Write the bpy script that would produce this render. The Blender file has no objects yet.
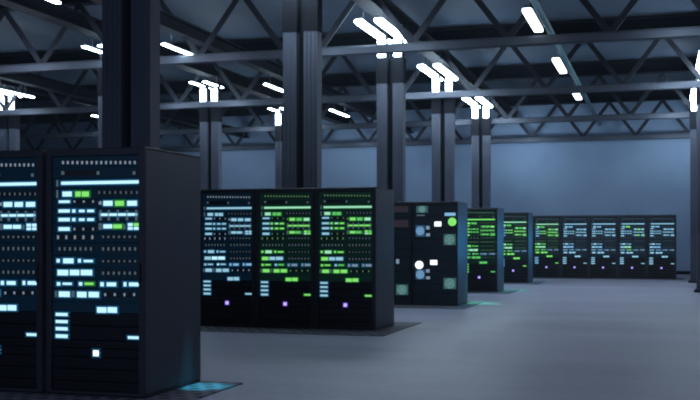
import bpy, bmesh, math, random
from mathutils import Vector, Matrix
random.seed(7)
LAMP_S, STRIP_S, HALL, FILL, GLOW, HAZE, WASH, TG = 30.0, 34.0, 11.0, 100.0, 2.2, 0.0006, 18.0, 34.0
S = bpy.context.scene
COL = S.collection

# ------------------------------------------------------------------ materials
MATS = {}
def mat(name, base, rough=0.6, metal=0.0, emit=None, strength=0.0, noise=0.0, nscale=3.0, bump=0.0, spec=0.5, sample=True):
    m = bpy.data.materials.new(name); m.use_nodes = True
    nt = m.node_tree; b = nt.nodes['Principled BSDF']
    b.inputs['Base Color'].default_value = (*base, 1)
    b.inputs['Roughness'].default_value = rough
    b.inputs['Metallic'].default_value = metal
    b.inputs['Specular IOR Level'].default_value = spec
    if emit:
        b.inputs['Emission Color'].default_value = (*emit, 1)
        b.inputs['Emission Strength'].default_value = strength
    if noise or bump:
        tc = nt.nodes.new('ShaderNodeTexCoord'); n = nt.nodes.new('ShaderNodeTexNoise')
        n.inputs['Scale'].default_value = nscale; n.inputs['Detail'].default_value = 6
        nt.links.new(tc.outputs['Object'], n.inputs['Vector'])
        if noise:
            r = nt.nodes.new('ShaderNodeMapRange')
            r.inputs['From Min'].default_value = .3; r.inputs['From Max'].default_value = .7
            r.inputs['To Min'].default_value = 1 - noise; r.inputs['To Max'].default_value = 1 + noise
            mx = nt.nodes.new('ShaderNodeVectorMath'); mx.operation = 'SCALE'
            mx.inputs[0].default_value = base
            nt.links.new(n.outputs['Fac'], r.inputs['Value']); nt.links.new(r.outputs['Result'], mx.inputs['Scale'])
            nt.links.new(mx.outputs['Vector'], b.inputs['Base Color'])
        if bump:
            bp = nt.nodes.new('ShaderNodeBump'); bp.inputs['Strength'].default_value = bump; bp.inputs['Distance'].default_value = .02
            nt.links.new(n.outputs['Fac'], bp.inputs['Height']); nt.links.new(bp.outputs['Normal'], b.inputs['Normal'])
    if not sample:
        m.cycles.emission_sampling = 'NONE'
    MATS[name] = m
    return m

mat('rack_metal', (.028, .030, .040), .55, .2, noise=.15, nscale=2.0)
mat('rack_side', (.045, .05, .068), .5, .1, noise=.12, nscale=1.5)
mat('rack_dark', (.010, .012, .018), .6)
mat('unit_face_glow', (.006, .012, .022), .4, .2, emit=(.02, .16, .36), strength=.035, sample=False)  # LED glow on the unit faces put into the material as faint emission
mat('unit_face_glow_green', (.006, .014, .016), .4, .2, emit=(.03, .22, .16), strength=.035, sample=False)  # same painted LED glow, tinted green
mat('unit_vent', (.010, .011, .016), .5, .2)
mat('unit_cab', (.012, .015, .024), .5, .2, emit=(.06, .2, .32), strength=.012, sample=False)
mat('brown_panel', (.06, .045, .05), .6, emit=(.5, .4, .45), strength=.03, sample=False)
mat('steel', (.016, .018, .026), .6, .0, noise=.2, nscale=1.2, spec=.25)
mat('steel_lit', (.06, .068, .09), .6, .0, noise=.15, nscale=1.0, spec=.25)  # paler than the other steel: light on the bottom chords put into colour
mat('steel_column', (.075, .084, .118), .6, .1, noise=.18, nscale=.8)
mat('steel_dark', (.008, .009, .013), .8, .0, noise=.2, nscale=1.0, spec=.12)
mat('housing', (.12, .13, .15), .5, .3)
mat('duct_teal', (.05, .16, .20), .5, .2, noise=.1)
mat('roof_sheet', (.042, .066, .104), .75, noise=.2, nscale=.35)
def led(name, c, s):
    mat(name, (c[0]*.3, c[1]*.3, c[2]*.3), .4, emit=c, strength=s, sample=False)
led('led_ice', (.50, .84, 1.0), 1.15)
led('led_ice_soft', (.42, .78, .95), .72)
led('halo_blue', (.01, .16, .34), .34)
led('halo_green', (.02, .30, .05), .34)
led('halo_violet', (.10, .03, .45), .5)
led('led_blue', (.28, .60, .90), .75)
led('led_pale', (.30, .42, .55), .6)
led('led_lime', (.24, .82, .16), .95)
led('led_green', (.13, .60, .14), .9)
led('led_mint', (.42, .90, .62), .85)
led('led_dim', (.30, .42, .55), .55)
led('led_faint', (.16, .24, .30), .38)
led('led_dimgreen', (.14, .34, .14), .5)
led('led_violet', (.52, .42, 1.0), 1.2)
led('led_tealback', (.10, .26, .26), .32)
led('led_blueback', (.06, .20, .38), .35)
led('led_white', (.85, .95, 1.0), 1.6)
led('led_teal', (.22, .48, .46), .42)
led('led_ring', (.25, .50, .80), .55)
mat('lamp_glow', (1, 1, 1), .5, emit=(.66, .86, 1.0), strength=LAMP_S)
mat('mid_glow', (1, 1, 1), .5, emit=(.80, .92, 1.0), strength=4.0)
mat('strip_glow', (1, 1, 1), .5, emit=(.66, .86, 1.0), strength=STRIP_S)

def surf_floor():
    m = bpy.data.materials.new('concrete_floor'); m.use_nodes = True
    nt = m.node_tree; N = nt.nodes; Lk = nt.links; b = N['Principled BSDF']
    tc = N.new('ShaderNodeTexCoord')
    mp = N.new('ShaderNodeMapping'); mp.inputs['Scale'].default_value = (.16, .5, 1); Lk.new(tc.outputs['Object'], mp.inputs['Vector'])
    n1 = N.new('ShaderNodeTexNoise'); n1.inputs['Scale'].default_value = 1.0; n1.inputs['Detail'].default_value = 7; n1.inputs['Roughness'].default_value = .6
    Lk.new(mp.outputs['Vector'], n1.inputs['Vector'])
    n2 = N.new('ShaderNodeTexNoise'); n2.inputs['Scale'].default_value = 9.0; n2.inputs['Detail'].default_value = 8
    Lk.new(tc.outputs['Object'], n2.inputs['Vector'])
    ad = N.new('ShaderNodeMath'); ad.operation = 'MULTIPLY_ADD'; ad.inputs[1].default_value = .3
    Lk.new(n2.outputs['Fac'], ad.inputs[0]); Lk.new(n1.outputs['Fac'], ad.inputs[2])
    r = N.new('ShaderNodeValToRGB')
    r.color_ramp.elements[0].position = .45; r.color_ramp.elements[0].color = (.20, .20, .275, 1)
    r.color_ramp.elements[1].position = .85; r.color_ramp.elements[1].color = (.34, .335, .44, 1)
    Lk.new(ad.outputs[0], r.inputs['Fac']); Lk.new(r.outputs['Color'], b.inputs['Base Color'])
    rr = N.new('ShaderNodeMapRange'); rr.inputs['To Min'].default_value = .42; rr.inputs['To Max'].default_value = .62
    Lk.new(n1.outputs['Fac'], rr.inputs['Value']); Lk.new(rr.outputs['Result'], b.inputs['Roughness'])
    bp = N.new('ShaderNodeBump'); bp.inputs['Strength'].default_value = .08; bp.inputs['Distance'].default_value = .01
    Lk.new(n2.outputs['Fac'], bp.inputs['Height']); Lk.new(bp.outputs['Normal'], b.inputs['Normal'])
    MATS['concrete_floor'] = m
surf_floor()
def surf_wall():
    m = bpy.data.materials.new('painted_wall'); m.use_nodes = True
    nt = m.node_tree; N = nt.nodes; Lk = nt.links; b = N['Principled BSDF']; b.inputs['Roughness'].default_value = .8
    tc = N.new('ShaderNodeTexCoord'); n = N.new('ShaderNodeTexNoise'); n.inputs['Scale'].default_value = .5; n.inputs['Detail'].default_value = 8
    Lk.new(tc.outputs['Object'], n.inputs['Vector'])
    r = N.new('ShaderNodeValToRGB')
    r.color_ramp.elements[0].position = .3; r.color_ramp.elements[0].color = (.22, .31, .45, 1)
    r.color_ramp.elements[1].position = .7; r.color_ramp.elements[1].color = (.29, .39, .54, 1)
    Lk.new(n.outputs['Fac'], r.inputs['Fac']); Lk.new(r.outputs['Color'], b.inputs['Base Color'])
    MATS['painted_wall'] = m
surf_wall()
def surf_grille():
    m = bpy.data.materials.new('perforated_tile'); m.use_nodes = True
    nt = m.node_tree; N = nt.nodes; Lk = nt.links; b = N['Principled BSDF']; b.inputs['Roughness'].default_value = .7; b.inputs['Specular IOR Level'].default_value = .2
    tc = N.new('ShaderNodeTexCoord'); ch = N.new('ShaderNodeTexBrick')
    ch.offset = .5; ch.inputs['Scale'].default_value = 1.0
    ch.inputs['Brick Width'].default_value = .17; ch.inputs['Row Height'].default_value = .15; ch.inputs['Mortar Size'].default_value = .04
    ch.inputs['Color1'].default_value = (.012, .013, .018, 1); ch.inputs['Color2'].default_value = (.04, .04, .05, 1); ch.inputs['Mortar'].default_value = (.15, .155, .19, 1)
    Lk.new(tc.outputs['Object'], ch.inputs['Vector']); Lk.new(ch.outputs['Color'], b.inputs['Base Color'])
    MATS['perforated_tile'] = m
surf_grille()

# ------------------------------------------------------------------ helpers
def box(bm, x0, y0, z0, x1, y1, z1, bevel=0.0):
    r = bmesh.ops.create_cube(bm, size=1.0)
    vs = r['verts']
    for v in vs:
        v.co = Vector(((x0 + x1)/2 + v.co.x*(x1 - x0), (y0 + y1)/2 + v.co.y*(y1 - y0), (z0 + z1)/2 + v.co.z*(z1 - z0)))
    if bevel:
        es = list({e for v in vs for e in v.link_edges})
        bmesh.ops.bevel(bm, geom=es, offset=bevel, segments=1, affect='EDGES', profile=.5)
def bar(bm, a, b, w, h):
    """rectangular bar between points a and b lying in a plane of constant Y (w across, h along Y)"""
    a = Vector(a); b = Vector(b); d = b - a; L = d.length; d.normalize()
    side = Vector((0, 1, 0)); up = d.cross(side).normalized()
    r = bmesh.ops.create_cube(bm, size=1.0)
    for v in r['verts']:
        v.co = (a + b)/2 + d*v.co.x*L + up*v.co.z*w + side*v.co.y*h
def cyl(bm, x, y, z, r, depth, axis='Y', seg=20, r2=None):
    g = bmesh.ops.create_cone(bm, cap_ends=True, segments=seg, radius1=r, radius2=r if r2 is None else r2, depth=depth)
    if axis == 'Y': M = Matrix.Rotation(math.pi/2, 4, 'X')
    elif axis == 'X': M = Matrix.Rotation(math.pi/2, 4, 'Y')
    else: M = Matrix.Identity(4)
    bmesh.ops.transform(bm, matrix=Matrix.Translation((x, y, z)) @ M, verts=g['verts'])
def obj(name, bm, m, parent=None, loc=(0, 0, 0), objmat=False):
    me = bpy.data.meshes.new(name); bm.normal_update(); bm.to_mesh(me); bm.free()
    me.materials.append(MATS[m])
    o = bpy.data.objects.new(name, me); COL.objects.link(o); o.location = loc
    if parent: o.parent = parent
    return o
def tag(o, label, cat, group=None, kind=None):
    if label: o['label'] = label
    if cat: o['category'] = cat
    if group: o['group'] = group
    if kind: o['kind'] = kind
    return o
def thing(name, loc, label, cat, group=None):
    o = bpy.data.objects.new(name, None); COL.objects.link(o); o.location = loc; o.empty_display_size = .2
    return tag(o, label, cat, group)
def dup(root, loc, label, group=None, swap=None):
    r = root.copy(); COL.objects.link(r); r.location = loc; r['label'] = label
    if group: r['group'] = group
    for ch in list(root.children):
        c = ch.copy(); COL.objects.link(c); c.parent = r
        for g in list(ch.children):
            d = g.copy(); COL.objects.link(d); d.parent = c
            if swap: swap(d)
    return r
def struct(name, bm, m):
    o = obj(name, bm, m); o['kind'] = 'structure'; return o
# ------------------------------------------------------------------ the hall
XL, XR_, YB, YF, ZC = -32.0, 8.5, -7.0, 44.0, 7.45
bm = bmesh.new(); box(bm, XL, YB, -.3, XR_, YF, 0); struct('floor', bm, 'concrete_floor')
bm = bmesh.new(); box(bm, XL-.3, YB, 0, XL, YF, ZC); struct('wall_left', bm, 'painted_wall')
bm = bmesh.new(); box(bm, XR_, YB, 0, XR_+.3, YF, ZC); struct('wall_right', bm, 'painted_wall')
bm = bmesh.new(); box(bm, XL-.3, YF, -.3, XR_+.3, YF+.3, ZC+.3); struct('wall_far', bm, 'painted_wall')
bm = bmesh.new(); box(bm, XL-.3, YB-.3, -.3, XR_+.3, YB, ZC+.3); struct('wall_back', bm, 'painted_wall')
bm = bmesh.new(); box(bm, XL, YB, ZC, XR_, YF, ZC+.25)
struct('ceiling', bm, 'roof_sheet')
bm = bmesh.new(); box(bm, XL, YF-.05, 0, XR_, YF, .14); struct('baseboard_far', bm, 'steel_dark')

# ------------------------------------------------------------------ roof trusses
ZB0, ZB1, ZT0, ZT1 = 5.42, 5.58, 6.95, 7.40
P = 2.06
def web_points():
    segs = []
    x = -7.19; up = True; pts = [(x, ZB1)]
    while x < XR_ - 1.2:
        x += P/2; pts.append((x, ZT0 if up else ZB1)); up = not up
    segs.append(pts)
    x = -8.03; up = True; pts = [(x, ZB1)]
    while x > XL + 1.2:
        x -= P/2; pts.append((x, ZT0 if up else ZB1)); up = not up
    segs.append(pts)
    segs.append([(-7.61, ZB1), (-7.61, ZT0)])
    return segs
def truss_parts(root):
    bm = bmesh.new(); box(bm, XL, -.10, ZB0, XR_, .10, ZB1, .01)
    box(bm, XL, -.02, ZB1, XR_, .02, ZB1+.04)
    obj('bottom_chord', bm, 'steel_lit', root)
    bm = bmesh.new()
    box(bm, XL, -.04, ZT0, XR_, .04, ZT1); box(bm, XL, -.14, ZT0, XR_, .14, ZT0+.05); box(bm, XL, -.14, ZT1-.05, XR_, .14, ZT1)
    obj('top_girder', bm, 'steel_dark', root)
    for pts in web_points():
        for a, b in zip(pts, pts[1:]):
            bm = bmesh.new()
            bar(bm, (a[0], 0, a[1]), (b[0], 0, b[1]), .13, .03); bar(bm, (a[0], .05, a[1]), (b[0], .05, b[1]), .03, .10)
            obj('diagonal_brace', bm, 'steel', root)
TY = [21.7, 29.1, 36.1, 43.2]
TL = ['nearest roof truss, its wide lit bottom beam crossing the top of the hall',
      'second roof truss crossing the hall, at the lamps of the fourth twin column',
      'third roof truss crossing the hall, its beam just below the rearmost column lamps',
      'farthest roof truss, pale bottom beam running against the blue far wall']
t0 = thing('roof_truss', (0, TY[0], 0), TL[0], 'roof truss', 'zigzag steel trusses under the roof')
truss_parts(t0)
for yy, ll in zip(TY[1:], TL[1:]): dup(t0, (0, yy, 0), ll)

# ------------------------------------------------------------------ twin columns
def column_parts(root):
    for sx in (-1, 1):
        bm = bmesh.new()
        xc = sx*.19
        box(bm, xc-.125, -.11, .04, xc+.125, .13, 5.05)
        for k in (-1, 0, 1):                       # pressed ribs on the front face
            box(bm, xc+k*.075-.012, -.125, .05, xc+k*.075+.012, -.11, 5.0)
        obj('shaft', bm, 'steel_column', root)
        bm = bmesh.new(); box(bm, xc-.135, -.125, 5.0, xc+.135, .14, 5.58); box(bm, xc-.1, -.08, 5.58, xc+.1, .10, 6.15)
        obj('dark_sleeve', bm, 'steel_dark', root)  # darker sleeve and stub over the top of the shaft
    bm = bmesh.new(); box(bm, -.38, -.25, 0, .38, .27, .04, .006)
    for sx in (-.33, .33):
        for sy in (-.2, .2): cyl(bm, sx, sy, .055, .022, .03, 'Z', 6)
    obj('base_plate', bm, 'steel_dark', root)
    bm = bmesh.new(); box(bm, -.066, .05, .04, .066, .07, 5.58)
    obj('web_plate', bm, 'steel_dark', root)
KY = {'A': 11.0, 'B': 17.1, 'C': 23.3, 'D': 29.3, 'E': 35.8}
ROWX = {'centre': -6.0, 'left': -13.25, 'farleft': -20.4, 'right': 1.2}
ordn = {'A': 'front', 'B': 'second', 'C': 'third', 'D': 'fourth', 'E': 'rearmost'}
CL = {('centre', 'A'): 'massive twin steel column nearest the camera, rising behind the front server racks',
      ('centre', 'B'): 'twin steel column rising behind the three racks with green and blue lights',
      ('centre', 'C'): 'twin steel column standing behind the dark storage cabinets, lamps on its head',
      ('centre', 'D'): 'slender twin steel column, fourth of the row behind the racks, under bright lamps',
      ('centre', 'E'): 'rearmost twin steel column of the centre row, before the glowing far wall',
      ('left', 'C'): 'twin steel column in the left hall, hidden in part by the nearest column',
      ('left', 'D'): 'dim twin steel column in the left hall, seen between the front rack and second rack row',
      ('left', 'E'): 'twin steel column at the back of the left hall beside the blue lit wall',
      ('farleft', 'D'): 'grey twin steel column at the far left edge above the front rack',
      ('farleft', 'E'): 'twin steel column at the very back of the far left hall',
      ('right', 'D'): 'dark twin steel column cut by the right edge, its foot on the open floor',
      ('right', 'E'): 'twin steel column at the right end of the far wall under a bright lamp'}
c0 = None
for (r, k), ll in CL.items():
    loc = (ROWX[r], KY[k], 0)
    if c0 is None:
        c0 = thing('steel_column', loc, ll, 'column', 'twin steel columns'); column_parts(c0)
    else: dup(c0, loc, ll)

# longitudinal beams above the column rows
rowname = {'centre': 'centre column row', 'left': 'left hall column row', 'farleft': 'far left column row', 'right': 'right column row'}
for r, x in ROWX.items():
    bm = bmesh.new(); box(bm, x-.19, YB, 6.38, x+.19, YF, 6.42); box(bm, x-.03, YB, 6.42, x+.03, YF, 6.70); box(bm, x-.19, YB, 6.70, x+.19, YF, 6.74)
    tag(obj('roof_beam', bm, 'steel_dark'), 'long dark steel beam running into depth above the lamps of the %s' % rowname[r], 'beam', 'long beams over the column rows')

# lamps on the column heads
def lamp_parts(root):
    bm = bmesh.new(); box(bm, -.09, -.045, -.2, .09, 0, .2, .015); obj('diffuser', bm, 'lamp_glow', root)
    bm = bmesh.new(); box(bm, -.105, 0, -.22, .105, .05, .22, .01); obj('housing', bm, 'housing', root)
colname = {k: v for k, v in CL.items()}
l0 = None
w2 = {('centre', 'B'): 'second twin column of the centre row', ('centre', 'C'): 'third twin column behind storage cabinets',
      ('centre', 'D'): 'fourth twin column of the centre row', ('centre', 'E'): 'rearmost twin column of the centre row',
      ('left', 'D'): 'dim twin column left of second rack row', ('left', 'E'): 'back column of the left hall',
      ('farleft', 'D'): 'twin column at the far left edge', ('farleft', 'E'): 'back column of the far left hall',
      ('right', 'E'): 'back column at the right edge', ('right', 'D'): 'dark column cut by the right edge', ('left', 'C'): 'column hidden behind the nearest column'}
where = {('centre', 'B'): 'second column of the centre row, at the top edge', ('centre', 'C'): 'third column of the centre row',
         ('centre', 'D'): 'fourth column of the centre row', ('centre', 'E'): 'rearmost column of the centre row',
         ('left', 'D'): 'dim column seen left of the second rack row', ('left', 'E'): 'back column of the left hall',
         ('farleft', 'D'): 'column at the far left edge', ('farleft', 'E'): 'back column of the far left hall',
         ('right', 'E'): 'back column at the right edge', ('right', 'D'): 'dark column cut by the right edge', ('left', 'C'): 'column hidden behind the nearest column'}
for (r, k), w in where.items():
    for sx, sn in ((-1, 'left'), (1, 'right')):
        if (r, k) == ('left', 'C'): continue
        loc = (ROWX[r] + sx*.19, KY[k] - .13, 5.80)
        ll = '%s white box lamp atop the %s' % (sn, w2[(r, k)])
        if l0 is None:
            l0 = thing('column_lamp', loc, ll, 'lamp', 'box lamps on the column heads'); lamp_parts(l0)
        else: dup(l0, loc, ll)

# ------------------------------------------------------------------ strip lights
def strip_parts(root, w=.18, L=2.5, glow='strip_glow'):
    bm = bmesh.new(); box(bm, -w/2, -L, -.05 if w > .15 else 0, w/2, 0, .03, .012); obj('diffuser', bm, glow, root)
    bm = bmesh.new(); box(bm, -w*.3, -L-.03, .03, w*.3, .03, .08, .01)
    obj('housing', bm, 'housing', root)
    for yy in (-.4, -L+.4):
        bm = bmesh.new(); cyl(bm, 0, yy, .20, .012, .24, 'Z', 8)
        obj('hanger', bm, 'housing', root)
s0 = sl0 = None
for (r, k), w in where.items():
    for sx, sn in ((-1, 'left'), (1, 'right')):
        loc = (ROWX[r] + sx*.22, KY[k] + (.55 if r in ('centre', 'right') else .35), 6.08)
        ll = '%s strip light of the pair above the %s' % (sn, w2[(r, k)])
        if r in ('left', 'farleft'):
            if sl0 is None:
                sl0 = thing('strip_light', loc, ll, 'strip light', 'paired strip lights over the columns'); strip_parts(sl0, .12, 1.3)
            else: dup(sl0, loc, ll)
        elif s0 is None:
            s0 = thing('strip_light', loc, ll, 'strip light', 'paired strip lights over the columns'); strip_parts(s0)
        else: dup(s0, loc, ll)
mid = {'main': (-2.45, 'centre aisle'), 'lhall': (-10.45, 'left hall'), 'fl': (-18.1, 'far left hall')}
m0 = ml0 = None
YM = {'main': [(21.8, 'nearest'), (27.4, 'middle'), (32.7, 'farthest')], 'lhall': [(16.5, 'nearest'), (22.6, 'second'), (28.7, 'third'), (34.6, 'farthest')], 'fl': [(27.2, 'nearer'), (34.6, 'farther')]}
for r, (x, nm) in mid.items():
    for yy, o_ in YM[r]:
        ll = '%s bright strip light hanging over the %s' % (o_, nm)
        if m0 is None:
            m0 = thing('ceiling_light', (x, yy, 5.75), ll, 'ceiling light', 'strip lights between the column rows'); strip_parts(m0, .18, 2.0, 'mid_glow')
        elif r == 'main': dup(m0, (x, yy, 5.75), ll)
        elif ml0 is None:
            ml0 = thing('ceiling_light', (x, yy, 5.66), ll, 'ceiling light', 'strip lights between the column rows'); strip_parts(ml0, .11, 2.0, 'strip_glow')
        else: dup(ml0, (x, yy, 5.66), ll)
    bm = bmesh.new()
    if r == 'main':
        cyl(bm, x, (YB+YF)/2, 6.17, .07, YF-YB, 'Y', 12)
        tag(obj('cable_duct', bm, 'duct_teal'), 'thin teal cable duct running into depth over the centre aisle', 'duct')
    else:
        box(bm, x-.14, YB, 6.02, x+.14, YF, 6.06); box(bm, x-.025, YB, 6.06, x+.025, YF, 6.30); box(bm, x-.14, YB, 6.30, x+.14, YF, 6.34)
        tag(obj('roof_beam', bm, 'steel_dark'), 'dark steel beam running into depth over the strip lights of the %s' % nm, 'beam', 'beams over the hall strip lights')

# ------------------------------------------------------------------ server racks
RW, RH, RD = .985, 2.19, 1.12
LED = [('d', 0.147, 2.055, 0.173, 2.083, 'D'),
 ('d', 0.195, 2.054, 0.222, 2.082, 'D'),
 ('d', 0.244, 2.053, 0.27, 2.081, 'D'),
 ('d', 0.292, 2.052, 0.318, 2.08, 'D'),
 ('d', 0.34, 2.051, 0.366, 2.079, 'D'),
 ('d', 0.388, 2.05, 0.414, 2.078, 'D'),
 ('d', 0.436, 2.049, 0.462, 2.077, 'D'),
 ('d', 0.484, 2.048, 0.509, 2.076, 'D'),
 ('d', 0.531, 2.047, 0.557, 2.075, 'D'),
 ('d', 0.579, 2.046, 0.604, 2.074, 'D'),
 ('d', 0.626, 2.046, 0.651, 2.073, 'D'),
 ('d', 0.673, 2.045, 0.698, 2.072, 'D'),
 ('d', 0.72, 2.044, 0.745, 2.071, 'D'),
 ('d', 0.767, 2.043, 0.792, 2.07, 'D'),
 ('d', 0.813, 2.042, 0.838, 2.069, 'D'),
 ('d', 0.86, 2.041, 0.885, 2.068, 'D'),
 ('d', 0.14, 1.961, 0.175, 1.992, 'E'),
 ('d', 0.495, 1.955, 0.529, 1.985, 'E'),
 ('d', 0.849, 1.949, 0.882, 1.978, 'E'),
 ('b', 0.143, 1.871, 0.914, 1.899, 'W'),
 ('t', 0.093, 1.856, 0.108, 1.914, 'E'),
 ('t', 0.093, 1.754, 0.108, 1.824, 'E'),
 ('b', 0.156, 1.766, 0.25, 1.81, 'W'),
 ('b', 0.286, 1.764, 0.34, 1.809, 'G'),
 ('b', 0.35, 1.763, 0.422, 1.808, 'G'),
 ('d', 0.512, 1.784, 0.532, 1.81, 'E'),
 ('d', 0.565, 1.784, 0.585, 1.809, 'E'),
 ('d', 0.619, 1.783, 0.639, 1.808, 'E'),
 ('d', 0.672, 1.783, 0.692, 1.808, 'E'),
 ('d', 0.725, 1.782, 0.745, 1.807, 'E'),
 ('d', 0.778, 1.781, 0.798, 1.806, 'E'),
 ('d', 0.831, 1.781, 0.85, 1.806, 'E'),
 ('d', 0.884, 1.78, 0.903, 1.805, 'E'),
 ('b', 0.119, 1.709, 0.23, 1.731, 'w'),
 ('d', 0.264, 1.71, 0.287, 1.73, 'D'),
 ('d', 0.358, 1.709, 0.381, 1.729, 'D'),
 ('d', 0.451, 1.708, 0.473, 1.728, 'D'),
 ('d', 0.516, 1.69, 0.55, 1.72, 'D'),
 ('b', 0.566, 1.679, 0.657, 1.723, 'W'),
 ('b', 0.681, 1.678, 0.769, 1.722, 'G'),
 ('b', 0.8, 1.677, 0.895, 1.721, 'W'),
 ('b', 0.116, 1.623, 0.23, 1.651, 'w'),
 ('b', 0.254, 1.622, 0.287, 1.65, 'W'),
 ('b', 0.322, 1.624, 0.379, 1.647, 'W'),
 ('b', 0.405, 1.624, 0.473, 1.647, 'W'),
 ('b', 0.116, 1.545, 0.23, 1.575, 'w'),
 ('b', 0.254, 1.545, 0.287, 1.574, 'W'),
 ('b', 0.322, 1.547, 0.379, 1.571, 'W'),
 ('b', 0.405, 1.547, 0.473, 1.571, 'W'),
 ('b', 0.116, 1.46, 0.23, 1.492, 'w'),
 ('d', 0.264, 1.464, 0.287, 1.487, 'D'),
 ('d', 0.353, 1.463, 0.376, 1.486, 'D'),
 ('d', 0.451, 1.463, 0.473, 1.486, 'D'),
 ('b', 0.53, 1.59, 0.897, 1.612, 'W'),
 ('t', 0.526, 1.55, 0.546, 1.642, 'E'),
 ('t', 0.608, 1.55, 0.628, 1.641, 'E'),
 ('t', 0.697, 1.549, 0.716, 1.641, 'E'),
 ('t', 0.788, 1.549, 0.807, 1.64, 'E'),
 ('t', 0.877, 1.548, 0.896, 1.639, 'E'),
 ('b', 0.566, 1.48, 0.653, 1.516, 'W'),
 ('b', 0.663, 1.48, 0.748, 1.515, 'G'),
 ('t', 0.765, 1.471, 0.781, 1.515, 'E'),
 ('b', 0.807, 1.499, 0.854, 1.525, 'W'),
 ('b', 0.864, 1.498, 0.911, 1.525, 'G'),
 ('b', 0.807, 1.467, 0.854, 1.492, 'W'),
 ('b', 0.864, 1.467, 0.911, 1.492, 'W'),
 ('t', 0.519, 1.468, 0.547, 1.526, 'E'),
 ('d', 0.096, 1.386, 0.122, 1.419, 'D'),
 ('d', 0.18, 1.386, 0.206, 1.419, 'D'),
 ('d', 0.267, 1.386, 0.293, 1.419, 'D'),
 ('d', 0.353, 1.386, 0.379, 1.419, 'D'),
 ('d', 0.442, 1.386, 0.468, 1.419, 'D'),
 ('d', 0.549, 1.396, 0.574, 1.416, 'E'),
 ('d', 0.602, 1.396, 0.627, 1.416, 'E'),
 ('d', 0.654, 1.396, 0.68, 1.416, 'E'),
 ('d', 0.707, 1.396, 0.732, 1.416, 'E'),
 ('d', 0.76, 1.396, 0.785, 1.416, 'E'),
 ('d', 0.812, 1.396, 0.837, 1.416, 'E'),
 ('d', 0.864, 1.396, 0.889, 1.416, 'E'),
 ('d', 0.111, 1.283, 0.137, 1.313, 'E'),
 ('d', 0.164, 1.283, 0.19, 1.314, 'E'),
 ('d', 0.217, 1.283, 0.243, 1.314, 'E'),
 ('d', 0.27, 1.283, 0.296, 1.314, 'E'),
 ('d', 0.323, 1.284, 0.349, 1.314, 'E'),
 ('d', 0.375, 1.284, 0.401, 1.314, 'E'),
 ('d', 0.428, 1.284, 0.453, 1.314, 'E'),
 ('d', 0.549, 1.284, 0.574, 1.314, 'E'),
 ('d', 0.602, 1.284, 0.627, 1.315, 'E'),
 ('d', 0.654, 1.285, 0.68, 1.315, 'E'),
 ('d', 0.707, 1.285, 0.732, 1.315, 'E'),
 ('d', 0.76, 1.285, 0.785, 1.315, 'E'),
 ('d', 0.812, 1.285, 0.837, 1.315, 'E'),
 ('d', 0.864, 1.285, 0.889, 1.315, 'E'),
 ('b', 0.096, 1.177, 0.128, 1.209, 'W'),
 ('b', 0.163, 1.17, 0.268, 1.214, 'W'),
 ('b', 0.313, 1.178, 0.342, 1.21, 'W'),
 ('b', 0.369, 1.181, 0.462, 1.202, 'W'),
 ('d', 0.55, 1.182, 0.573, 1.2, 'E'),
 ('d', 0.603, 1.183, 0.626, 1.2, 'E'),
 ('d', 0.656, 1.183, 0.678, 1.201, 'E'),
 ('d', 0.709, 1.183, 0.731, 1.201, 'E'),
 ('d', 0.761, 1.184, 0.783, 1.201, 'E'),
 ('d', 0.813, 1.184, 0.836, 1.201, 'E'),
 ('d', 0.866, 1.184, 0.888, 1.202, 'E'),
 ('b', 0.105, 1.062, 0.214, 1.112, 'W'),
 ('b', 0.23, 1.064, 0.326, 1.113, 'B'),
 ('b', 0.34, 1.065, 0.455, 1.114, 'B'),
 ('d', 0.549, 1.072, 0.574, 1.099, 'E'),
 ('d', 0.602, 1.072, 0.627, 1.1, 'E'),
 ('d', 0.654, 1.073, 0.68, 1.1, 'E'),
 ('d', 0.707, 1.073, 0.732, 1.101, 'E'),
 ('d', 0.76, 1.074, 0.785, 1.101, 'E'),
 ('d', 0.812, 1.074, 0.837, 1.102, 'E'),
 ('d', 0.864, 1.075, 0.889, 1.102, 'E'),
 ('b', 0.099, 0.971, 0.134, 1.001, 'W'),
 ('b', 0.322, 0.974, 0.356, 1.003, 'B'),
 ('b', 0.157, 0.978, 0.25, 0.998, 'W'),
 ('b', 0.379, 0.98, 0.469, 1.001, 'G'),
 ('b', 0.536, 0.969, 0.57, 1.006, 'b'),
 ('b', 0.599, 0.971, 0.692, 1.005, 'b'),
 ('b', 0.765, 0.972, 0.793, 1.009, 'b'),
 ('b', 0.818, 0.974, 0.911, 1.007, 'b'),
 ('t', 0.079, 0.866, 0.096, 0.924, 'E'),
 ('b', 0.119, 0.87, 0.23, 0.919, 'W'),
 ('t', 0.25, 0.869, 0.276, 0.926, 'E'),
 ('b', 0.304, 0.869, 0.398, 0.919, 'W'),
 ('b', 0.419, 0.871, 0.522, 0.92, 'W'),
 ('d', 0.57, 0.884, 0.595, 0.909, 'D'),
 ('d', 0.664, 0.886, 0.69, 0.911, 'D'),
 ('d', 0.76, 0.887, 0.785, 0.912, 'D'),
 ('d', 0.854, 0.889, 0.879, 0.914, 'D'),
 ('b', 0.503, 0.736, 0.597, 0.786, 'W'),
 ('b', 0.607, 0.738, 0.7, 0.788, 'W'),
 ('b', 0.087, 0.7, 0.209, 0.727, 'w'),
 ('b', 0.087, 0.636, 0.209, 0.663, 'w'),
 ('b', 0.087, 0.571, 0.209, 0.6, 'w'),
 ('b', 0.087, 0.504, 0.209, 0.535, 'w'),
 ('b', 0.806, 0.513, 0.913, 0.537, 'W'),
 ('s', 0.465, 0.352, 0.52, 0.403, 'P')]
BND = [2.123, 2.021, 1.925, 1.832, 1.742, 1.662, 1.533, 1.443, 1.352, 1.240, 1.134, 1.035, .945, .83, .733, .617, .49, .42, .339, .233, .127, .04]
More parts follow.
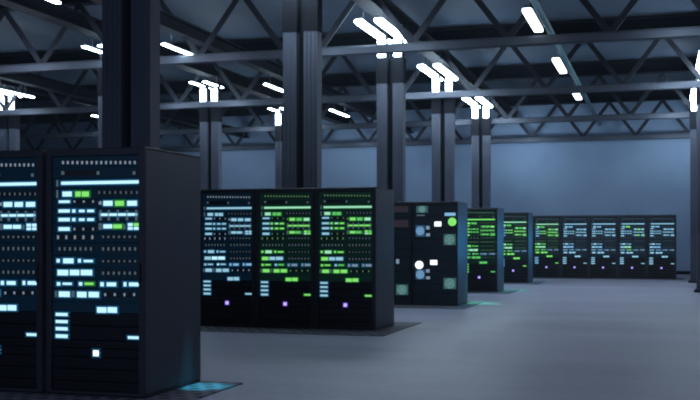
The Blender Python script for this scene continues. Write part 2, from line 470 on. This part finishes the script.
PAL = {
 'ice_green': dict(W='led_ice', w='led_ice', B='led_ice', b='led_ice', G='led_lime', D='led_dim', E='led_faint', P='led_white'),
 'ice': dict(W='led_ice', w='led_ice', B='led_ice', b='led_ice', G='led_ice', D='led_dim', E='led_faint', P='led_white'),
 'ice_violet': dict(W='led_ice_soft', w='led_ice_soft', B='led_ice', b='led_blue', G='led_ice_soft', D='led_dim', E='led_faint', P='led_violet'),
 'green_blue': dict(W='led_lime', w='led_ice_soft', B='led_ice_soft', b='led_pale', G='led_green', D='led_dimgreen', E='led_faint', P='led_violet', alt='led_mint'),
 'green': dict(W='led_green', w='led_lime', B='led_mint', b='led_pale', G='led_green', D='led_dimgreen', E='led_dimgreen', P='led_violet', alt='led_lime'),
 'mint': dict(W='led_lime', w='led_blue', B='led_mint', b='led_pale', G='led_green', D='led_faint', E='led_dimgreen', P='led_violet', alt='led_mint'),
 'far_ice': dict(W='led_ice_soft', w='led_ice_soft', B='led_blue', b='led_pale', G='led_blue', D='led_faint', E='led_faint', P='led_violet', alt='led_ice_soft'),
 'far_mint': dict(W='led_ice_soft', w='led_ice_soft', B='led_mint', b='led_pale', G='led_lime', D='led_faint', E='led_faint', P='led_violet', alt='led_ice_soft'),
}
def cabinet_shell(root, ox0=.055, ox1=.925):
    bm = bmesh.new()
    box(bm, 0, 0, .03, .03, RD, RH-.02, .004); obj('side_panel', bm, 'rack_side', root)
    bm = bmesh.new(); box(bm, RW-.03, 0, .03, RW, RD, RH-.02, .004); obj('side_panel', bm, 'rack_side', root)
    bm = bmesh.new(); box(bm, 0, 0, RH-.02, RW, RD, RH, .005); box(bm, .2, .3, RH, RW-.2, .45, RH+.004); box(bm, .2, .6, RH, RW-.2, .75, RH+.004)
    obj('top_panel', bm, 'rack_metal', root)
    bm = bmesh.new(); box(bm, .03, RD-.02, .03, RW-.03, RD, RH-.02); obj('back_panel', bm, 'rack_metal', root)
    bm = bmesh.new(); box(bm, 0, .01, 0, RW, RD-.01, .03); obj('plinth', bm, 'rack_dark', root)
    bm = bmesh.new()
    box(bm, .002, -.025, .012, ox0, .03, RH-.005, .006); box(bm, ox1, -.025, .012, RW-.002, .03, RH-.005, .006)
    box(bm, ox0, -.022, 2.123, ox1, .03, RH-.005, .006); box(bm, ox0, -.022, .012, ox1, .03, .04, .004)
    obj('front_frame', bm, 'rack_metal', root)
    bm = bmesh.new(); box(bm, ox1+.012, -.055, 1.00, ox1+.03, -.045, 1.18, .003); box(bm, ox1+.014, -.046, 1.01, ox1+.028, -.024, 1.03); box(bm, ox1+.014, -.046, 1.15, ox1+.028, -.024, 1.17)
    h = obj('door_handle', bm, 'rack_dark', root)
def rack_parts(root):
    cabinet_shell(root)
    units = []
    for i in range(len(BND)-1):
        z1, z0 = BND[i]-.003, BND[i+1]+.003
        vent = z1 < .74
        bm = bmesh.new(); box(bm, .058, .012, z0, .922, .75, z1, .003)
        if vent:
            n = max(1, int((z1-z0)/.035))
            for q in range(n):
                zz = z0 + (q+.5)*(z1-z0)/n; box(bm, .09, .004, zz-.005, .89, .012, zz+.006)
        else:
            box(bm, .058, .006, z0, .075, .012, z1); box(bm, .905, .006, z0, .922, .012, z1)
        u = obj('vent_panel' if vent else 'server_unit', bm, 'unit_vent' if vent else 'unit_face_glow', root)
        units.append((z0, z1, u))
    dotgroups = {}
    for n, (kd, x0, z0, x1, z1, cc) in enumerate(LED):
        zm = (z0+z1)/2
        u = min(units, key=lambda t: 0 if t[0] <= zm <= t[1] else min(abs(t[0]-zm), abs(t[1]-zm)))[2]
        if kd == 'd':
            dotgroups.setdefault((u.name, cc, x0 > .5), [u]).append((x0, z0, x1, z1)); continue
        bm = bmesh.new(); box(bm, x0, .002, z0, x1, .02, z1, .002)
        old = set(bm.faces); hz = .016 if kd in 'bs' else .006; hz = .018 if kd == 's' else hz
        if cc != 'E': box(bm, x0-hz, .0055, z0-hz*.8, x1+hz, .02, z1+hz*.8, .002)  # added surround plate, the LED's halo painted on as dim glow
        for fc in bm.faces:
            if fc not in old: fc.material_index = 1
        o = obj('light_bar' if (x1-x0) > .3 else 'status_light', bm, 'led_ice', u); o.data.materials.append(MATS['halo_blue'])
        for sl in o.material_slots: sl.link = 'OBJECT'
        o.material_slots[0].link = 'OBJECT'; o['k'] = cc; o['n'] = n
    for (un, cc, rt), lst in dotgroups.items():
        u = lst[0]; bm = bmesh.new(); q = lst[1:]
        for (x0, z0, x1, z1) in q: box(bm, x0+.003, .005, z0, x1-.003, .02, z1, .0015)
        old = set(bm.faces)
        box(bm, q[0][0]-.008, .008, min(t[1] for t in q)-.006, q[-1][2]+.008, .02, max(t[3] for t in q)+.006)
        for fc in bm.faces:
            if fc not in old: fc.material_index = 1
        o = obj('port_row', bm, 'led_dim', u); o.data.materials.append(MATS['rack_dark']); o.material_slots[0].link = 'OBJECT'; o['k'] = cc; o['n'] = 0
def paint(root, pal):
    p = PAL[pal]
    for ch in root.children:
        if ch.name.startswith('server_unit'):
            ch.material_slots[0].link = 'OBJECT'; ch.material_slots[0].material = MATS['unit_face_glow_green' if pal in ('green', 'green_blue', 'mint') else 'unit_face_glow']
        for g in ch.children:
            if 'k' in g:
                k = g['k']; m = p[k]
                if 'alt' in p and k == 'W' and (g['n'] % 3 == 1): m = p['alt']
                g.material_slots[0].material = MATS[m]
                if not g.name.startswith('port_row'):
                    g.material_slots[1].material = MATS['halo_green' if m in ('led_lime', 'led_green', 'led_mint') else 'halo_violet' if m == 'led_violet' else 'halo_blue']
R1X = -4.297
racks = [
 (R1X-RW, 8.15, 'ice_green', 'tall black server rack with white and lime lights, right one of the front pair'),
 (R1X-2*RW-.035, 8.15, 'ice', 'black server rack cut by the left edge of the photo, all lights icy white'),
 (-4.175-RW, 15.3, 'green_blue', 'right rack of three in the second row, green lights, bare side panel showing'),
 (-4.175-2*RW, 15.3, 'green_blue', 'middle rack of the three in the second row, green lights with blue bars'),
 (-4.175-3*RW, 15.3, 'ice_violet', 'left rack of the three in the second row, icy blue lights and violet dot'),
 (-4.17-RW, 27.5, 'green', 'server rack all lit in green, just behind the storage cabinets'),
 (-4.10-RW, 33.6, 'mint', 'mint green lit server rack between the all green rack and far row'),
]
for i in range(5):
    nm = ['leftmost rack of the far wall row, lights mixed green and blue', 'second rack from the left in the far wall row, pale blue lights',
          'middle rack of the five in the far wall row, pale blue lights', 'fourth rack from the left in the far wall row, blue with a few green lights',
          'rightmost rack of the far wall row, blue lights, next to the bare wall'][i]
    racks.append((-4.53 + i*1.003, 38.3, ['mint', 'far_ice', 'far_ice', 'far_mint', 'far_ice'][i], nm))
r0 = None
for x, yy, pal, ll in racks:
    if r0 is None:
        r0 = thing('server_rack', (x, yy, .012), ll, 'server rack', 'server racks'); rack_parts(r0); r = r0
    else: r = dup(r0, (x, yy, .012), ll)
    paint(r, pal)
    if yy > 25: r.scale = (1.016 if yy > 36 else 1, 1, 1.02 if yy < 30 else 1.035)   # the rear racks are a slightly taller make

# storage cabinets of the third row
def knot(root, name, x0, z0, x1, z1, m):
    """a round lit fan behind a square bracket"""
    cx, cz = (x0+x1)/2, (z0+z1)/2; rr = min(x1-x0, z1-z0)/2
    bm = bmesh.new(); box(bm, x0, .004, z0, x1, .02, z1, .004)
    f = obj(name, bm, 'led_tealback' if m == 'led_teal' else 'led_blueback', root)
    bm = bmesh.new(); n = 20
    for q in range(n):
        a = 2*math.pi*q/n; b = 2*math.pi*(q+1)/n
        bar(bm, (cx+rr*.8*math.cos(a), -.002, cz+rr*.8*math.sin(a)), (cx+rr*.8*math.cos(b), -.002, cz+rr*.8*math.sin(b)), .026, .012)
    for q in range(5):
        a = 2*math.pi*q/5 + .4
        bar(bm, (cx+rr*.15*math.cos(a), -.002, cz+rr*.15*math.sin(a)), (cx+rr*.75*math.cos(a+.5), -.002, cz+rr*.75*math.sin(a+.5)), .045, .012)
    cyl(bm, cx, -.002, cz, rr*.2, .014, 'Y', 12)
    obj('fan_ring', bm, m, f)
    return f
def storage(loc, label, which):
    t = thing('storage_cabinet', loc, label, 'storage cabinet', 'dark storage cabinets of the third row')
    cabinet_shell(t, .02, .955)
    zs = [2.123, 1.86, 1.62, 1.40, 1.18, .96, .70, .46, .25, .04]
    for a, b in zip(zs, zs[1:]):
        bm = bmesh.new(); box(bm, .024, .012, b+.004, .951, .75, a-.004, .004); obj('drive_bay', bm, 'unit_cab', t)
    def sq(n, x0, z0, x1, z1, m):
        bm = bmesh.new(); box(bm, x0, .0, z0, x1, .02, z1, .005); return obj(n, bm, m, t)
    if which == 'R':
        knot(t, 'fan_module', .09, 1.955, .34, 2.10, 'led_teal'); sq('status_light', .10, 1.885, .27, 1.915, 'led_faint')
        f = knot(t, 'fan_module', .077, 1.45, .27, 1.69, 'led_ring')
        sq('status_light', .30, 1.60, .375, 1.675, 'led_pale'); sq('status_light', .30, 1.455, .385, 1.52, 'led_pale')
        sq('status_light', .482, 1.665, .627, 1.765, 'led_white'); sq('light_bar', .70, 1.885, .93, 1.95, 'led_blue')
        bm = bmesh.new(); cyl(bm, .862, 0, 1.76, .088, .03, 'Y', 24); cyl(bm, .862, -.02, 1.76, .06, .012, 'Y', 24); o = obj('round_light', bm, 'led_lime', t); tag(o, 'round glowing yellow-green light', None)
        knot(t, 'fan_module', .675, 1.27, .935, 1.50, 'led_teal')
        bm = bmesh.new(); cyl(bm, .155, 0, .85, .085, .03, 'Y', 24); cyl(bm, .155, -.02, .85, .055, .012, 'Y', 24); o = obj('round_light', bm, 'led_white', t); tag(o, 'round glowing white light', None)
        sq('status_light', .392, .855, .54, .955, 'led_white')
        knot(t, 'fan_module', .077, .545, .27, .75, 'led_ring')
        sq('status_light', .30, .69, .375, .76, 'led_pale'); sq('status_light', .30, .55, .385, .61, 'led_pale')
        knot(t, 'fan_module', .675, .35, .945, .58, 'led_teal')
    else:
        o = RW
        sq('blank_cover', -.40+o, 1.966, -.075+o, 2.10, 'brown_panel'); sq('blank_cover', -.40+o, 1.65, -.075+o, 1.80, 'brown_panel')
        sq('status_light', -.342+o, .873, -.276+o, .97, 'led_pale')
        knot(t, 'fan_module', -.345+o, .21, -.08+o, .43, 'led_teal')
    return t
storage((-4.09-RW, 21.5, .012), 'black storage cabinet with round yellow-green and white lights between the rack rows', 'R')
storage((-4.09-2*RW-.01, 21.5, .012), 'black storage cabinet with brown cover plates, half hidden by the second rack row', 'L')

# perforated floor tiles under each rack row
def pad(x0, x1, y0, y1, label):
    bm = bmesh.new(); box(bm, 0, 0, 0, x1-x0, y1-y0, .012, .004)
    o = obj('floor_grille', bm, 'perforated_tile', None, (x0, y0, 0)); tag(o, label, 'floor grille', 'perforated floor plates under the racks')
pad(R1X-3.0, R1X+.42, 7.4, 9.33, 'perforated floor plate under the front racks, lit teal at its corner')
pad(-4.175-3*RW-.3, -3.85, 14.5, 17.0, 'perforated floor plate under the second row of three racks')
pad(-4.09-2*RW-.3, -3.8, 20.7, 23.1, 'perforated floor plate under the storage cabinets, green tinted corner')
pad(-4.17-RW-.3, -3.75, 26.8, 29.0, 'perforated floor plate under the all-green rack')
pad(-4.10-RW-.3, -3.7, 32.9, 35.0, 'perforated floor plate under the mint green rack')
pad(-4.8, .75, 38.0, 39.6, 'long perforated floor plate under the far wall racks')

# ------------------------------------------------------------------ unseen lights added to brighten the hall
def area(name, loc, size, energy, color, rot=(0, 0, 0), sy=None):
    l = bpy.data.lights.new(name, 'AREA'); l.energy = energy; l.color = color; l.size = size
    if sy: l.shape = 'RECTANGLE'; l.size_y = sy
    o = bpy.data.objects.new(name, l); COL.objects.link(o); o.location = loc; o.rotation_euler = rot; return o
def point(name, loc, energy, color, r=.1):
    l = bpy.data.lights.new(name, 'POINT'); l.energy = energy; l.color = color; l.shadow_soft_size = r
    o = bpy.data.objects.new(name, l); COL.objects.link(o); o.location = loc; return o
for x in (-2.45, 5.0):
    for yy in (2.0, 10.0, 18.0):
        area('hall_fill', (x, yy, 5.6), .5, HALL*(3.4 if yy < 5 else 1.9 if yy < 15 else .5), (.74, .74, 1.0), sy=3.0)  # unseen fill lights added overhead to brighten the floor
for yy in (20., 27.0, 33.0, 38.5): area('hall_fill', (-2.0, yy, 5.3), .5, HALL*(.3 if yy < 22 else 1.0 if yy < 30 else 1.9), (.72, .82, 1.0), sy=3.0)
area('hall_fill', (5.0, 33.0, 5.6), .5, HALL, (.72, .82, 1.0), sy=3.0)
for x, e in ((-5.2, 1.2), (-1.8, .45), (1.3, 1.3), (-11.0, .8), (-18., .6)):
    area('wall_wash', (x, 41.5, 5.2), .8, WASH*e, (.60, .80, 1.0), rot=(math.radians(80), 0, 0), sy=.3)  # unseen wash lights added to brighten the far wall
area('fill_lamp', (-3.6, 1.0, 3.6), 2.5, FILL, (.50, .66, 1.0), rot=(math.radians(80), 0, math.radians(12)))
def spot(name, loc, energy, color, ang):
    l = bpy.data.lights.new(name, 'SPOT'); l.energy = energy; l.color = color; l.spot_size = math.radians(ang); l.spot_blend = .6; l.shadow_soft_size = .05
    o = bpy.data.objects.new(name, l); COL.objects.link(o); o.location = loc; return o
spot('aisle_glow', (-4.12, 8.98, 1.1), 40*GLOW, (.05, .75, 1.0), 30)  # unseen spots added to tint the floor plate corners
spot('aisle_glow', (-3.9, 22.7, 1.1), 34*GLOW, (.1, 1.0, .45), 60)
spot('aisle_glow', (-3.9, 28.7, 1.1), 34*GLOW, (.1, 1.0, .5), 60)
for yy, e in ((22.3, 7.0), (28.3, 9.0), (34.4, 9.0)):
    area('side_glow', (-3.3, yy, 1.35), .9, e*GLOW, (.05, .50, 1.0), rot=(0, math.radians(90), 0), sy=.3)  # unseen blue lights added to tint the rear rack sides

for r, x in ROWX.items():                     # unseen point lights added to brighten the trusses near the column lamps
    for yy, e in ((20.9, 1.0), (28.4, 1.0), (35.4, .9), (42.2, .7)):
        for dx in (-.9, .9):
            if r == 'farleft' and dx < 0: continue
            point('truss_glow', (x + dx, yy, 5.35), e*TG, (.66, .84, 1.0), .12)
for x in (-9.6, -11.4, -15.2, -17.0): point('truss_glow', (x, 20.7, 5.3), TG*.7, (.72, .80, 1.0), .12)  # more unseen points added to brighten the nearest truss on the left
# world: dark, a little haze in the air
w = bpy.data.worlds.new('World'); S.world = w; w.use_nodes = True
bg = w.node_tree.nodes['Background']; bg.inputs[0].default_value = (.02, .03, .05, 1); bg.inputs[1].default_value = .3
if HAZE:
    v = w.node_tree.nodes.new('ShaderNodeVolumeScatter'); v.inputs['Color'].default_value = (.62, .80, 1, 1); v.inputs['Density'].default_value = HAZE; v.inputs['Anisotropy'].default_value = .3
    w.node_tree.links.new(v.outputs[0], w.node_tree.nodes['World Output'].inputs['Volume'])

# camera
F = 1040.0
cam = bpy.data.cameras.new('camera'); cam.sensor_width = 36; cam.lens = F/700*36; cam.shift_y = 40/700; cam.clip_end = 200
co = bpy.data.objects.new('camera', cam); COL.objects.link(co); co.location = (0, 0, 1.39)
co.rotation_euler = (math.pi/2, 0, math.atan(312/F)); S.camera = co
S.view_settings.view_transform = 'Standard'; S.view_settings.look = 'None'
S.cycles.use_denoising = True; S.cycles.denoiser = 'OPENIMAGEDENOISE'
S.cycles.max_bounces = 6; S.cycles.diffuse_bounces = 3; S.cycles.glossy_bounces = 2; S.cycles.volume_bounces = 0
S.cycles.sample_clamp_indirect = 4
S.cycles.filter_width = 2.0
